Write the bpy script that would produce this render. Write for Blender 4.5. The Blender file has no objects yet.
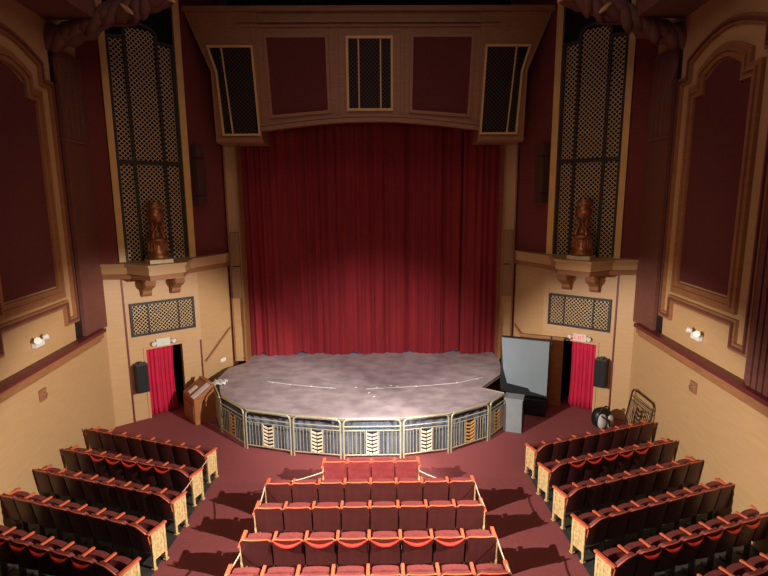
import bpy, bmesh, math, random
from mathutils import Matrix, Vector
random.seed(7)
PI = math.pi
SC = bpy.context.scene
COL = SC.collection

# ------------------------------------------------------------------ camera
CX, CH, PITCH, YAW, ROLL, FPX = 0.1923, 6.643, 0.17176, 0.01184, -0.00715, 509.9
cam_d = bpy.data.cameras.new('camera')
cam_d.sensor_width = 36.0
cam_d.lens = 36.0 * FPX / 768.0
cam_d.clip_start = 0.05
cam_d.clip_end = 200
cam = bpy.data.objects.new('camera', cam_d)
COL.objects.link(cam)
fw = Vector((math.sin(YAW) * math.cos(PITCH), math.cos(YAW) * math.cos(PITCH), -math.sin(PITCH)))
rt = Vector((math.cos(YAW), -math.sin(YAW), 0))
up = rt.cross(fw)
r2 = rt * math.cos(ROLL) + up * math.sin(ROLL)
u2 = -rt * math.sin(ROLL) + up * math.cos(ROLL)
m = Matrix.Identity(4)
for i in range(3):
    m[i][0], m[i][1], m[i][2] = r2[i], u2[i], -fw[i]
m[0][3], m[1][3], m[2][3] = CX, 0.0, CH
cam.matrix_world = m
SC.camera = cam

# ------------------------------------------------------------------ world, light, exposure
w = bpy.data.worlds.new('World')
SC.world = w
w.use_nodes = True
w.node_tree.nodes['Background'].inputs[0].default_value = (1.0, 0.72, 0.70, 1)
w.node_tree.nodes['Background'].inputs[1].default_value = 0.16


def look(o, target):
    d = Vector(target) - o.location
    o.rotation_euler = d.to_track_quat('-Z', 'Y').to_euler()


def spot(name, loc, target, watts, angle, blend, col, size):
    d = bpy.data.lights.new(name, 'SPOT')
    d.energy = watts
    d.spot_size = math.radians(angle)
    d.spot_blend = blend
    d.color = col
    d.shadow_soft_size = size
    o = bpy.data.objects.new(name, d)
    COL.objects.link(o)
    o.location = loc
    look(o, target)
    return o


def area(name, loc, target, watts, sx, sy, col):
    d = bpy.data.lights.new(name, 'AREA')
    d.shape = 'RECTANGLE'
    d.size = sx
    d.size_y = sy
    d.energy = watts
    d.color = col
    o = bpy.data.objects.new(name, d)
    COL.objects.link(o)
    o.location = loc
    look(o, target)
    return o


WARM = (1.0, 0.78, 0.56)
spot('balcony_spotlight', (6.35, 4.2, 6.2), (-4.9, 12.6, -0.3), 9500, 45, 0.45, (1.0, 0.92, 0.84), 0.07)
spot('balcony_spotlight', (-6.35, 4.2, 6.2), (4.9, 11.4, -0.4), 9500, 46, 0.45, (1.0, 0.92, 0.84), 0.07)
spot('front_of_house_spotlight', (0.0, 2.0, 10.5), (0, 15.2, 0.6), 11500, 37, 1.0, (1.0, 0.88, 0.86), 0.25)
area('house_light', (0, 9.0, 13.3), (0, 9.0, 0), 140, 8.0, 5.0, (1.0, 0.74, 0.66))  # unseen overhead fill, added to lift the dark upper walls
spot('header_wash_light', (0, 4.5, 8.2), (0, 16.2, 8.6), 270, 62, 1.0, (1.0, 0.76, 0.66), 0.5)  # added fill spot, no fixture, brightens the audience side of the header
for s in (-1, 1):
    spot('wall_wash_light', (s * 2.0, 7.5, 6.0), (s * 7.0, 14.6, 5.0), 270, 74, 1.0, (1.0, 0.68, 0.38), 0.4)  # added fill spots hanging in mid-air, warm the niches and upper walls

SC.view_settings.view_transform = 'Standard'
SC.view_settings.look = 'None'
SC.view_settings.gamma = 1.0
SC.view_settings.use_curve_mapping = False
SC.view_settings.exposure = 0.0


# ------------------------------------------------------------------ materials
def lin(c):
    return tuple(((x / 255) / 12.92 if x / 255 <= 0.04045 else ((x / 255 + 0.055) / 1.055) ** 2.4) for x in c)


MATS = {}


def mat(name, rgb, rough=0.6, metal=0.0, var=0.0, scale=6.0, stretch=(1, 1, 1), rgb2=None, bump=0.0, sheen=0.0, emit=None, estr=0.0, spec=0.5):
    if name in MATS:
        return MATS[name]
    mt = bpy.data.materials.new(name)
    mt.use_nodes = True
    nt = mt.node_tree
    b = nt.nodes['Principled BSDF']
    c = lin(rgb)
    b.inputs['Base Color'].default_value = (*c, 1)
    b.inputs['Roughness'].default_value = rough
    b.inputs['Metallic'].default_value = metal
    b.inputs['Specular IOR Level'].default_value = spec
    if sheen:
        b.inputs['Sheen Weight'].default_value = sheen
        b.inputs['Sheen Roughness'].default_value = 0.4
        b.inputs['Sheen Tint'].default_value = (*[min(1, x * 2 + .05) for x in c], 1)
    if emit:
        b.inputs['Emission Color'].default_value = (*lin(emit), 1)
        b.inputs['Emission Strength'].default_value = estr
    if var or rgb2 or bump:
        tc = nt.nodes.new('ShaderNodeTexCoord')
        mp = nt.nodes.new('ShaderNodeMapping')
        mp.inputs['Scale'].default_value = stretch
        nz = nt.nodes.new('ShaderNodeTexNoise')
        nz.inputs['Scale'].default_value = scale
        nz.inputs['Detail'].default_value = 5
        nt.links.new(tc.outputs['Object'], mp.inputs[0])
        nt.links.new(mp.outputs[0], nz.inputs[0])
        if var or rgb2:
            mx = nt.nodes.new('ShaderNodeMix')
            mx.data_type = 'RGBA'
            c2 = lin(rgb2) if rgb2 else tuple(x * (1 - var) for x in c)
            c1 = c if rgb2 else tuple(min(1, x * (1 + var)) for x in c)
            mx.inputs[6].default_value = (*c1, 1)
            mx.inputs[7].default_value = (*c2, 1)
            rp = nt.nodes.new('ShaderNodeMapRange')
            rp.inputs[1].default_value = 0.35
            rp.inputs[2].default_value = 0.65
            nt.links.new(nz.outputs[0], rp.inputs[0])
            nt.links.new(rp.outputs[0], mx.inputs[0])
            nt.links.new(mx.outputs[2], b.inputs['Base Color'])
        if bump:
            bp = nt.nodes.new('ShaderNodeBump')
            bp.inputs['Strength'].default_value = bump
            bp.inputs['Distance'].default_value = 0.02
            nt.links.new(nz.outputs[0], bp.inputs['Height'])
            nt.links.new(bp.outputs[0], b.inputs['Normal'])
    MATS[name] = mt
    return mt


M_WOOD = mat('maple_panelling', (194, 155, 109), 0.5, var=0.04, scale=2.0, stretch=(1, 1, 9))
M_TRIM = mat('stained_wood_moulding', (156, 106, 68), 0.45, var=0.10, scale=3, stretch=(1, 1, 6))
M_STRIP = mat('pale_gold_strip', (222, 176, 104), 0.4, var=0.06, scale=3)
M_BROWN = mat('red_brown_wood', (116, 70, 60), 0.5, var=0.12, scale=2.5, stretch=(1, 1, 8))
M_RAIL = mat('dark_red_rail', (105, 38, 38), 0.45)
M_RED = mat('burgundy_wall_fabric', (112, 46, 42), 0.9, var=0.06, scale=10)
M_DEEP = mat('deep_red_panel_fabric', (98, 42, 40), 0.9, var=0.05, scale=10)
M_PLASTER = mat('mauve_brown_plaster', (120, 78, 68), 0.8, var=0.08, scale=2)
M_VELVET = mat('red_stage_velvet', (134, 26, 34), 0.85, var=0.16, scale=1.3, stretch=(4, 4, .35), sheen=0.3)
M_DOORCURT = mat('crimson_door_velvet', (196, 24, 66), 0.8, var=0.08, scale=3, sheen=0.25)
M_CARPET = mat('burgundy_carpet', (138, 67, 67), 0.95, var=0.07, scale=22, bump=0.15)
M_CONC = mat('dark_grey_seating_floor', (58, 58, 54), 0.6, var=0.22, scale=7)
M_STAGE = mat('worn_grey_stage_boards', (176, 160, 160), 0.6, rgb2=(144, 131, 133), scale=2.2, stretch=(1, 1.3, 1))
M_BLACK = mat('black_void', (10, 9, 10), 0.9)
M_BLACKP = mat('black_cabinet', (22, 22, 24), 0.45)
M_GRILLE = mat('gilt_lattice', (222, 190, 140), 0.4, metal=0.2)
M_DIMGR = mat('bronze_fine_lattice', (84, 58, 48), 0.5, metal=0.2)
M_GFRAME = mat('dark_lattice_frame', (34, 22, 22), 0.5)
M_BRONZE = mat('copper_bronze', (150, 98, 62), 0.4, metal=0.6, var=0.25, scale=8)
M_MARBLE = mat('cream_marble', (214, 196, 150), 0.4, var=0.08, scale=10)
M_SEATRED = mat('burgundy_seat_upholstery', (116, 48, 44), 0.7, var=0.10, scale=14, sheen=0.2)
M_SEATBACK = mat('maroon_seat_back_shell', (70, 28, 25), 0.5, var=0.14, scale=7)
M_SEATLIT = mat('bright_red_seat_back', (122, 44, 44), 0.6, var=0.16, scale=8)  # lighter copy of the back shell: light on the front row put into colour
M_ARM = mat('orange_stained_armrest', (208, 98, 66), 0.32, var=0.08, scale=8)
M_EDGE = mat('orange_wood_edge', (196, 92, 52), 0.35)
M_BAND = mat('bright_red_piping', (206, 52, 38), 0.45)
M_IVORY = mat('antique_ivory_iron', (206, 176, 122), 0.5, var=0.22, scale=16)
M_IRON = mat('dark_seat_iron', (60, 52, 44), 0.5)
M_METAL = mat('pale_green_gilt_rail', (176, 172, 138), 0.32, metal=0.25, var=0.12, scale=7)
M_CREAM = mat('cream_ornament', (232, 218, 186), 0.5)
M_SKIRT = mat('slate_blue_stage_skirt', (92, 100, 114), 0.85, var=0.16, scale=5, stretch=(3, 3, .6))
M_GREY = mat('flat_grey_screen', (128, 140, 146), 0.35, var=0.03, scale=2)
M_GREY2 = mat('grey_painted_box', (128, 134, 134), 0.6, var=0.05, scale=4)
M_DESK = mat('oak_desk_wood', (158, 100, 56), 0.5, var=0.15, scale=3, stretch=(1, 1, 5))
M_WHITE = mat('white_plastic', (232, 230, 224), 0.5)
M_PAPER = mat('white_paper', (240, 236, 230), 0.7)
M_EXITRED = mat('lit_exit_red', (220, 60, 60), 0.5, emit=(255, 70, 80), estr=.5)
M_EXITGRN = mat('lit_exit_pale', (150, 190, 170), 0.5, emit=(170, 220, 195), estr=.25)
M_EXITBOX = mat('exit_sign_face', (200, 190, 180), 0.5, emit=(255, 225, 205), estr=0.12)
M_ROPE = mat('cream_rope', (214, 190, 160), 0.7)
M_BAGW = mat('grey_white_bag_canvas', (190, 186, 180), 0.8, var=0.08, scale=9)
M_SPEAK = mat('brown_speaker_grille', (74, 44, 40), 0.7)
M_SPEAKT = mat('tan_column_speaker_grille', (140, 104, 74), 0.6)
M_TAPE = mat('white_spike_tape', (225, 220, 216), 0.7)
M_BACK = mat('backstage_blue_grey_floor', (150, 165, 200), 0.7)
M_LEAN = mat('aged_bronze_rail', (72, 52, 36), 0.4, metal=0.5)


# ------------------------------------------------------------------ mesh builder
class MB:
    def __init__(self):
        self.v = []
        self.f = []
        self.sm = []

    def add(self, vs, fs, M=None, smooth=False):
        o = len(self.v)
        for p in vs:
            p = Vector(p)
            if M is not None:
                p = M @ p
            self.v.append(p)
        for f in fs:
            self.f.append([i + o for i in f])
            self.sm.append(smooth)
        return self

    def box(self, c, s, M=None, bev=0.0):
        x, y, z = c
        a, b, d = s[0] / 2, s[1] / 2, s[2] / 2
        if bev <= 0:
            vs = [(x + i * a, y + j * b, z + k * d) for i in (-1, 1) for j in (-1, 1) for k in (-1, 1)]
            fs = [(0, 1, 3, 2), (4, 6, 7, 5), (0, 4, 5, 1), (2, 3, 7, 6), (0, 2, 6, 4), (1, 5, 7, 3)]
            return self.add(vs, fs, M)
        bm = bmesh.new()
        bmesh.ops.create_cube(bm, size=1.0, matrix=Matrix.Translation((x, y, z)) @ Matrix.Diagonal((s[0], s[1], s[2], 1)))
        bmesh.ops.bevel(bm, geom=list(bm.edges), offset=bev, segments=2, affect='EDGES', profile=0.5)
        bm.verts.index_update()
        self.add([v.co.copy() for v in bm.verts], [[v.index for v in f.verts] for f in bm.faces], M)
        bm.free()
        return self

    def prism(self, poly, a0, a1, M=None):
        """poly in local (x,z); extruded along local y from a0 to a1"""
        n = len(poly)
        vs = [(p[0], a0, p[1]) for p in poly] + [(p[0], a1, p[1]) for p in poly]
        fs = [list(range(n)), list(range(2 * n - 1, n - 1, -1))]
        for i in range(n):
            j = (i + 1) % n
            fs.append([i, i + n, j + n, j])
        return self.add(vs, fs, M)

    def plan(self, poly, z0, z1, M=None):
        n = len(poly)
        vs = [(p[0], p[1], z0) for p in poly] + [(p[0], p[1], z1) for p in poly]
        fs = [list(range(n - 1, -1, -1)), list(range(n, 2 * n))]
        for i in range(n):
            j = (i + 1) % n
            fs.append([i, j, j + n, i + n])
        return self.add(vs, fs, M)

    def tube(self, pts, r, seg=8, M=None, closed=False, radii=None):
        pts = [Vector(p) for p in pts]
        n = len(pts)
        o = []
        ref = Vector((0, 0, 1))
        vs = []
        for i, p in enumerate(pts):
            if closed:
                t = pts[(i + 1) % n] - pts[i - 1]
            else:
                t = pts[min(i + 1, n - 1)] - pts[max(i - 1, 0)]
            if t.length < 1e-9:
                t = Vector((0, 0, 1))
            t.normalize()
            a = ref - t * ref.dot(t)
            if a.length < 0.15:
                a = Vector((1, 0, 0)) - t * t.x
                if a.length < .15:
                    a = Vector((0, 1, 0)) - t * t.y
            a.normalize()
            ref = a
            b = t.cross(a)
            rr = radii[i] if radii else r
            for k in range(seg):
                an = 2 * PI * k / seg
                vs.append(p + (a * math.cos(an) + b * math.sin(an)) * rr)
        fs = []
        for i in range(n if closed else n - 1):
            for k in range(seg):
                i2 = (i + 1) % n
                fs.append([i * seg + k, i * seg + (k + 1) % seg, i2 * seg + (k + 1) % seg, i2 * seg + k])
        self.add(vs, fs, M, smooth=True)
        if not closed:
            self.add(vs[:seg], [list(range(seg - 1, -1, -1))], M)
            self.add(vs[-seg:], [list(range(seg))], M)
        return self

    def lathe(self, prof, seg=24, M=None):
        vs = []
        for r, z in prof:
            for k in range(seg):
                a = 2 * PI * k / seg
                vs.append((r * math.cos(a), r * math.sin(a), z))
        fs = []
        for i in range(len(prof) - 1):
            for k in range(seg):
                fs.append([i * seg + k, i * seg + (k + 1) % seg, (i + 1) * seg + (k + 1) % seg, (i + 1) * seg + k])
        self.add(vs, fs, M, smooth=True)
        self.add(vs[:seg], [list(range(seg - 1, -1, -1))], M)
        self.add(vs[-seg:], [list(range(seg))], M)
        return self

    def ribbon(self, pts, wid, a0, a1, M=None, closed=True, side=0.0):
        """flat moulding of width wid along a polyline in local (x,z), mitred, between y=a0 and a1.
        side: -1 width to the right of travel, 0 centred, 1 to the left"""
        n = len(pts)
        P = [Vector((p[0], p[1])) for p in pts]
        L, R = [], []
        for i in range(n):
            if closed:
                a, b, c = P[i - 1], P[i], P[(i + 1) % n]
            else:
                a, b, c = P[max(i - 1, 0)], P[i], P[min(i + 1, n - 1)]
            d1 = (b - a) if (b - a).length > 1e-9 else (c - b)
            d2 = (c - b) if (c - b).length > 1e-9 else (b - a)
            d1 = d1.normalized()
            d2 = d2.normalized()
            n1 = Vector((-d1.y, d1.x))
            n2 = Vector((-d2.y, d2.x))
            mm = (n1 + n2)
            mm = mm / max(0.4, mm.dot(n1)) if mm.length > 1e-6 else n1
            L.append(b + mm * wid * (0.5 + side / 2))
            R.append(b - mm * wid * (0.5 - side / 2))
        vs = []
        for i in range(n):
            vs += [(L[i].x, a0, L[i].y), (R[i].x, a0, R[i].y), (R[i].x, a1, R[i].y), (L[i].x, a1, L[i].y)]
        fs = []
        for i in range(n if closed else n - 1):
            j = (i + 1) % n
            for k in range(4):
                k2 = (k + 1) % 4
                fs.append([i * 4 + k, i * 4 + k2, j * 4 + k2, j * 4 + k])
        if not closed:
            fs.append([3, 2, 1, 0])
            e = (n - 1) * 4
            fs.append([e, e + 1, e + 2, e + 3])
        return self.add(vs, fs, M)

    def lattice(self, x0, x1, z0, z1, pitch, bar, a0, a1, M=None, top=None):
        """diamond lattice of crossing bars clipped to a rectangle (top: optional function x -> zmax)"""
        def zt(x):
            return top(x) if top else z1
        h = z1 - z0
        for sgn in (1, -1):
            k0 = x0 - h if sgn > 0 else x0
            k = k0
            while k < (x1 if sgn > 0 else x1 + h):
                # x = k + t (sgn 1) or k - t
                ts = []
                t = 0.0
                if sgn > 0:
                    ta, tb = max(0, x0 - k), min(h, x1 - k)
                else:
                    ta, tb = max(0, k - x1), min(h, k - x0)
                if top:
                    while tb > ta and z0 + tb > zt(k + sgn * tb):
                        tb -= pitch / 4
                if tb - ta > pitch * .3:
                    pa = Vector((k + sgn * ta, z0 + ta))
                    pb = Vector((k + sgn * tb, z0 + tb))
                    d = (pb - pa).normalized()
                    nn = Vector((-d.y, d.x)) * bar / 2
                    q = [pa + nn, pb + nn, pb - nn, pa - nn]
                    self.prism([(v.x, v.y) for v in q], a0 if sgn > 0 else a0 + .004, a1 if sgn > 0 else a1 + .004, M)
                k += pitch * 2 ** .5
        return self

    def mesh(self, name, m_):
        me = bpy.data.meshes.new(name)
        me.from_pydata([tuple(v) for v in self.v], [], self.f)
        me.update()
        bm = bmesh.new()
        bm.from_mesh(me)
        bmesh.ops.recalc_face_normals(bm, faces=bm.faces)
        bm.to_mesh(me)
        bm.free()
        me.materials.append(m_)
        me.polygons.foreach_set('use_smooth', self.sm)
        me.update()
        return me

    def build(self, name, m_, parent=None):
        return link(name, self.mesh(name, m_), parent)


def link(name, me, parent=None, loc=None, rotz=None):
    o = bpy.data.objects.new(name, me)
    COL.objects.link(o)
    if parent is not None:
        o.parent = parent
    if loc:
        o.location = loc
    if rotz:
        o.rotation_euler = (0, 0, rotz)
    return o


def tag(o, label, cat, group=None):
    o['label'] = label
    o['category'] = cat
    if group:
        o['group'] = group
    return o


def thing(name, label, cat, loc=(0, 0, 0), rotz=0.0, group=None):
    o = bpy.data.objects.new(name, None)
    o.empty_display_size = 0.1
    COL.objects.link(o)
    o.location = loc
    o.rotation_euler = (0, 0, rotz)
    return tag(o, label, cat, group)


def struct(name, mb, m_, parent=None):
    o = mb.build(name, m_, parent)
    if parent is None:
        o['kind'] = 'structure'
    return o


def frame(p0, p1):
    """wall frame: local x from p0 to p1 (plan), local z up, local y = into the room (+y)"""
    d = Vector((p1[0] - p0[0], p1[1] - p0[1], 0))
    L = d.length
    d.normalize()
    nrm = Vector((0, 0, 1)).cross(d)   # left of travel
    M = Matrix.Identity(4)
    for i in range(3):
        M[i][0], M[i][1], M[i][2] = d[i], nrm[i], (0, 0, 1)[i]
    M[0][3], M[1][3] = p0[0], p0[1]
    return M, L


def mx(p, s):
    return (p[0] * s, p[1])


SIDE = {-1: 'left', 1: 'right'}


def wframe(p0, p1, s):
    """frame on side s whose local +y faces the room centre; p0/p1 given for the right side.
    returns M with local x running from p0 to p1"""
    a, b = mx(p0, s), mx(p1, s)
    M, L = frame(a, b)
    # ensure +y points towards the room (x=0)
    nrm = Vector((M[0][1], M[1][1], 0))
    mid = Vector((-(a[0] + b[0]) / 2, 8 - (a[1] + b[1]) / 2, 0))
    if nrm.dot(mid) < 0:
        for i in range(3):
            M[i][1] = -M[i][1]
    return M, L


def wallbox(mb, M, L, z0, z1, th=0.15, x0=0.0, x1=None):
    x1 = L if x1 is None else x1
    mb.prism([(x0, z0), (x1, z0), (x1, z1), (x0, z1)], -th, 0, M)
    return mb


# ------------------------------------------------------------------ floor and ceiling
def fl(y):
    return max(0.0, (11.3 - y) * 0.07)


b = MB()
prof = [(-2, fl(-2)), (11.3, 0), (22, 0)]
b.add([(-9, y, z) for y, z in prof] + [(9, y, z) for y, z in prof] + [(-9, y, -0.4) for y, z in prof] + [(9, y, -0.4) for y, z in prof],
      [(0, 3, 4, 1), (1, 4, 5, 2), (6, 7, 10, 9), (7, 8, 11, 10), (0, 1, 7, 6), (1, 2, 8, 7), (3, 9, 10, 4), (4, 10, 11, 5), (0, 6, 9, 3), (2, 5, 11, 8)])
struct('floor', b, M_CARPET)
for s in (-1, 1):
    b = MB()
    pts = [(3.72, -1.5), (7.7, -1.5), (7.7, 11.3), (7.7, 13.0), (3.82, 11.62), (3.81, 11.3)]
    n = len(pts)
    vs = [(x * s, y, fl(y) + 0.006) for x, y in pts] + [(x * s, y, fl(y) + 0.0) for x, y in pts]
    fs = [[0, 1, 2, 5], [5, 2, 3, 4], [n, n + 5, n + 2, n + 1], [n + 5, n + 4, n + 3, n + 2]] + [[i, (i + 1) % n, (i + 1) % n + n, i + n] for i in range(n)]
    b.add(vs, fs)
    struct('floor', b, M_CONC)
b = MB().box((0, 9, 13.6), (20, 24, 0.2))
struct('ceiling', b, M_BLACK)

# ------------------------------------------------------------------ walls
SW = lambda y: 7.55 + (y - 12.9) * 0.09      # side wall plane x(y)
PA, PB = (SW(-1.5), -1.5), (SW(14.3), 14.3)
P3, P2, P1, P0 = (7.68, 14.42), (7.30, 14.74), (5.57, 16.155), (4.93, 17.3)
ZR = 3.12                                      # rail height
ZL = 4.46                                      # underside of the ledge
for s in (-1, 1):
    nm = 'wall_' + SIDE[s]
    M, L = wframe(PA, PB, s)
    struct(nm, wallbox(MB(), M, L, -0.2, ZR), M_WOOD)
    struct(nm, wallbox(MB(), M, L, ZR, 13.5), M_WOOD)
    # wide red-brown pilaster at the end of the side wall
    d = lambda y: (y + 1.5) / (14.3 + 1.5) * L
    b = MB().prism([(d(13.06), ZR), (L + .02, ZR), (L + .02, 10.3), (d(13.06), 10.3)], 0, 0.10, M)
    o = struct('trim_' + SIDE[s], b, M_BROWN)
    b = MB()
    b.prism([(d(12.72), ZR), (d(13.06), ZR), (d(13.06), 10.3), (d(12.90), 10.3)], 0, 0.012, M)
    struct('trim_' + SIDE[s], b, M_GFRAME)
    # chair rail: dark red cap over a stained band, with a return at its far end
    b = MB().prism([(0, ZR - 0.04), (d(13.85), ZR - 0.04), (d(13.85), ZR + 0.05), (0, ZR + 0.05)], 0, 0.26, M)
    struct('trim_' + SIDE[s], b, M_RAIL)
    b = MB()
    b.prism([(0, ZR - 0.20), (d(13.82), ZR - 0.20), (d(13.82), ZR - 0.04), (0, ZR - 0.04)], 0, 0.20, M)
    b.prism([(0, ZR - 0.30), (d(13.80), ZR - 0.30), (d(13.80), ZR - 0.20), (0, ZR - 0.20)], 0, 0.13, M)
    struct('trim_' + SIDE[s], b, M_TRIM)
    # fluted pilaster nearer the audience
    b = MB()
    for k in range(10):
        xx = d(9.15) - 0.1 - k * 0.17
        b.prism([(xx - 0.12, ZR + .05), (xx, ZR + .05), (xx, 10.4), (xx - 0.12, 10.4)], 0.06, 0.12, M)
    b.prism([(d(7.35), ZR + .05), (d(9.2), ZR + .05), (d(9.2), 10.4), (d(7.35), 10.4)], 0, 0.06, M)
    struct('trim_' + SIDE[s], b, M_BROWN)

    # recessed acoustic panel with a stepped, arched head (y, z on the wall)
    def arc(ya, yb, za, zp, n=9):
        o_ = []
        for i in range(n + 1):
            t = i / n
            o_.append((d(ya + (yb - ya) * t), za + (zp - za) * math.sin(PI * t)))
        return o_
    red = [(d(12.03), 4.67), (d(12.03), 8.84), (d(11.68), 8.84)] + arc(11.68, 10.36, 9.16, 9.42) + [(d(10.36), 8.84), (d(10.0), 8.84), (d(10.0), 4.67)]
    t = thing('acoustic_panel', 'tall red fabric panel with stepped arched wood moulding on the %s side wall' % SIDE[s],
              'wall panel', group=None)
    MB().prism(red, 0.0, 0.03, M).build('fabric_panel', M_DEEP, t)
    b = MB().ribbon(red, 0.20, 0.0, 0.09, M, True, 1.0 if False else 0.0)
    red_o = []
    b = MB()
    grown = [(d(12.18), 4.49), (d(12.18), 9.0), (d(11.84), 9.0)] + arc(11.84, 10.20, 9.34, 9.60) + [(d(10.20), 9.0), (d(9.84), 9.0), (d(9.84), 4.49)]
    b.ribbon(grown, 0.27, 0.0, 0.08, M)
    b.build('inner_moulding', M_TRIM, t)
    b = MB().ribbon([(x, z) for x, z in grown], 0.05, 0.08, 0.12, M)
    b.build('inner_bead', M_TRIM, t)
    outer = [(d(12.33), 4.18), (d(12.33), 3.72), (d(12.78), 3.72), (d(12.78), 9.35), (d(12.42), 9.35)] + arc(12.42, 9.62, 9.75, 10.12) + \
            [(d(9.62), 9.35), (d(9.26), 9.35), (d(9.26), 3.72), (d(9.71), 3.72), (d(9.71), 4.18)]
    MB().ribbon(outer, 0.17, 0.0, 0.07, M).build('outer_moulding', M_TRIM, t)
    MB().ribbon(outer, 0.05, 0.07, 0.11, M).build('outer_bead', M_BROWN, t)

    # incised fan ornament at the head of the wide pilaster
    t = thing('fan_ornament', 'faint fan of crossed plaster ribs at top of the %s red-brown pilaster' % SIDE[s], 'ornament')
    b = MB()
    for k in range(4):
        x0 = d(13.25) + k * 0.28
        b.ribbon([(x0, 8.2), (x0 + 0.02, 9.0), (x0 + 0.35 - 0.25 * k, 10.2)], 0.035, 0.10, 0.125, M, False)
        b.ribbon([(x0, 8.2), (x0 - 0.0, 8.9), (x0 - 0.1 + 0.12 * (k - 2), 9.9)], 0.03, 0.10, 0.12, M, False)
    b.ribbon([(d(13.1), 8.15), (d(14.2), 8.15)], 0.06, 0.1, 0.14, M, False)
    b.build('rib', M_PLASTER, t)

    # return walls and splayed niche wall
    M3, L3 = wframe(PB, P3, s)
    struct(nm, wallbox(MB(), M3, L3, 0, ZL), M_WOOD)
    struct(nm, wallbox(MB(), M3, L3, ZL, 13.5), M_RED)
    M3, L3 = wframe(P3, P2, s)
    struct(nm, wallbox(MB(), M3, L3, 0, ZL), M_WOOD)
    struct(nm, wallbox(MB(), M3, L3, ZL, 13.5), M_RED)
    # splay (from P2 outer to P1 inner)
    MS, LS = wframe(P2, P1, s)
    dx0, dx1, dz = 0.52, 1.60, 2.19
    b = MB()
    wallbox(b, MS, LS, 0, dz, .15, 0.0, dx0)
    wallbox(b, MS, LS, 0, dz, .15, dx1, LS)
    wallbox(b, MS, LS, dz, ZL)
    struct(nm, b, M_WOOD)
    b = MB().prism([(0, ZL), (LS, ZL), (LS, 13.5), (0, 13.5)], -0.75, -0.55, MS)
    b.prism([(-.35, 4.9), (0, 4.9), (0, 13.5), (-.35, 13.5)], -0.75, -0.02, MS)
    struct(nm, b, M_BLACK)
    # door reveal and dark passage behind
    b = MB()
    b.prism([(dx0 - .3, 0), (dx0, 0), (dx0, dz), (dx0 - .3, dz)], -1.3, -.15, MS)
    b.prism([(dx1, 0), (dx1 + .3, 0), (dx1 + .3, dz), (dx1, dz)], -1.3, -.15, MS)
    b.prism([(dx0 - .3, dz), (dx1 + .3, dz), (dx1 + .3, dz + .1), (dx0 - .3, dz + .1)], -1.3, -.15, MS)
    b.prism([(dx0 - .3, 0), (dx1 + .3, 0), (dx1 + .3, dz), (dx0 - .3, dz)], -1.4, -1.3, MS)
    struct(nm, b, M_BLACK)
    b = MB()
    b.ribbon([(dx0, 0), (dx0, dz), (dx1, dz), (dx1, 0)], 0.07, 0, 0.03, MS, False, 1.0 if s > 0 else 1.0)
    struct('door_%d' % (1 if s < 0 else 2), b, M_WOOD)
    # dark vertical grooves either side of the bay
    b = MB().prism([(0.0, 0), (0.05, 0), (0.05, ZL), (0.0, ZL)], 0, .02, MS)
    b.prism([(LS - 0.06, 0.55), (LS - .01, 0.55), (LS - .01, 2.2), (LS - 0.06, 2.2)], 0, .02, MS)
    struct('trim_' + SIDE[s], b, M_RAIL)
    # inner return
    MI, LI = wframe(P1, P0, s)
    struct(nm, wallbox(MB(), MI, LI, 0, ZL), M_WOOD)
    struct(nm, wallbox(MB(), MI, LI, ZL, 13.5), M_RED)
    M0, L0 = wframe(P0, (4.86, 17.75), s)
    struct(nm, wallbox(MB(), M0, L0, 0, 13.5), M_RED)

    # ---- door curtain (pleated) in the doorway
    b = MB()
    nx = 70
    full = (dx0 + 0.02, dx1 - (0.22 if s < 0 else 0.26))
    vs, fs = [], []
    for k in range(9):
        z = 0.02 + (dz - 0.04) * k / 8
        for i in range(nx):
            u = i / (nx - 1)
            x = full[0] + (full[1] - full[0]) * u * (0.98 - 0.05 * math.sin(PI * k / 8 * .9)) 
            y = -0.14 + 0.035 * math.sin(u * 38 + 0.6 * math.sin(u * 9 + s)) * (1.1 - 0.4 * k / 8) + .012 * math.sin(u * 83)
            vs.append((x, y, z))
    for k in range(8):
        for i in range(nx - 1):
            a = k * nx + i
            fs.append([a, a + 1, a + nx + 1, a + nx])
    b.add(vs, fs, MS, True)
    o = b.build('door_curtain', M_DOORCURT)
    o.modifiers.new('thick', 'SOLIDIFY').thickness = 0.012
    tag(o, 'crimson velvet curtain hanging in the doorway under the %s exit sign' % SIDE[s], 'curtain')

    # ---- exit sign with two lamp heads
    ex = (1.03 if s < 0 else 1.02)
    t = thing('exit_sign', ('pale lit exit sign with twin lamp heads above the left crimson doorway' if s < 0 else
                            'red-lettered lit EXIT sign with twin lamp heads above the right crimson doorway'), 'exit sign')
    MB().prism([(ex - .2, 2.24), (ex + .2, 2.24), (ex + .2, 2.47), (ex - .2, 2.47)], 0.0, 0.07, MS).build('housing', M_EXITBOX, t)
    for q in (-1, 1):
        b = MB().tube([(ex + q * .20, .05, 2.35), (ex + q * .28, .09, 2.36), (ex + q * .30, .14, 2.35)], .05, 10, MS, radii=[.03, .07, .065])
        b.build('lamp_head', M_WHITE, t)
    # letters E X I T drawn as raised bars, reading left to right as seen from the room
    xs = Vector((MS[0][0], MS[1][0], 0))
    flip = 1 if xs.x > 0 else -1
    b = MB()
    lw, lh, st = 0.060, 0.13, 0.016

    def seg(x0, z0, x1, z1):
        p = Vector((x1 - x0, z1 - z0)).normalized()
        nn = Vector((-p.y, p.x)) * st / 2
        q = [(x0 + nn.x, z0 + nn.y), (x1 + nn.x, z1 + nn.y), (x1 - nn.x, z1 - nn.y), (x0 - nn.x, z0 - nn.y)]
        b.prism([(ex + flip * a_, 2.29 + c_) for a_, c_ in q], .07, .078, MS)
    xo = -0.145
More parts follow.
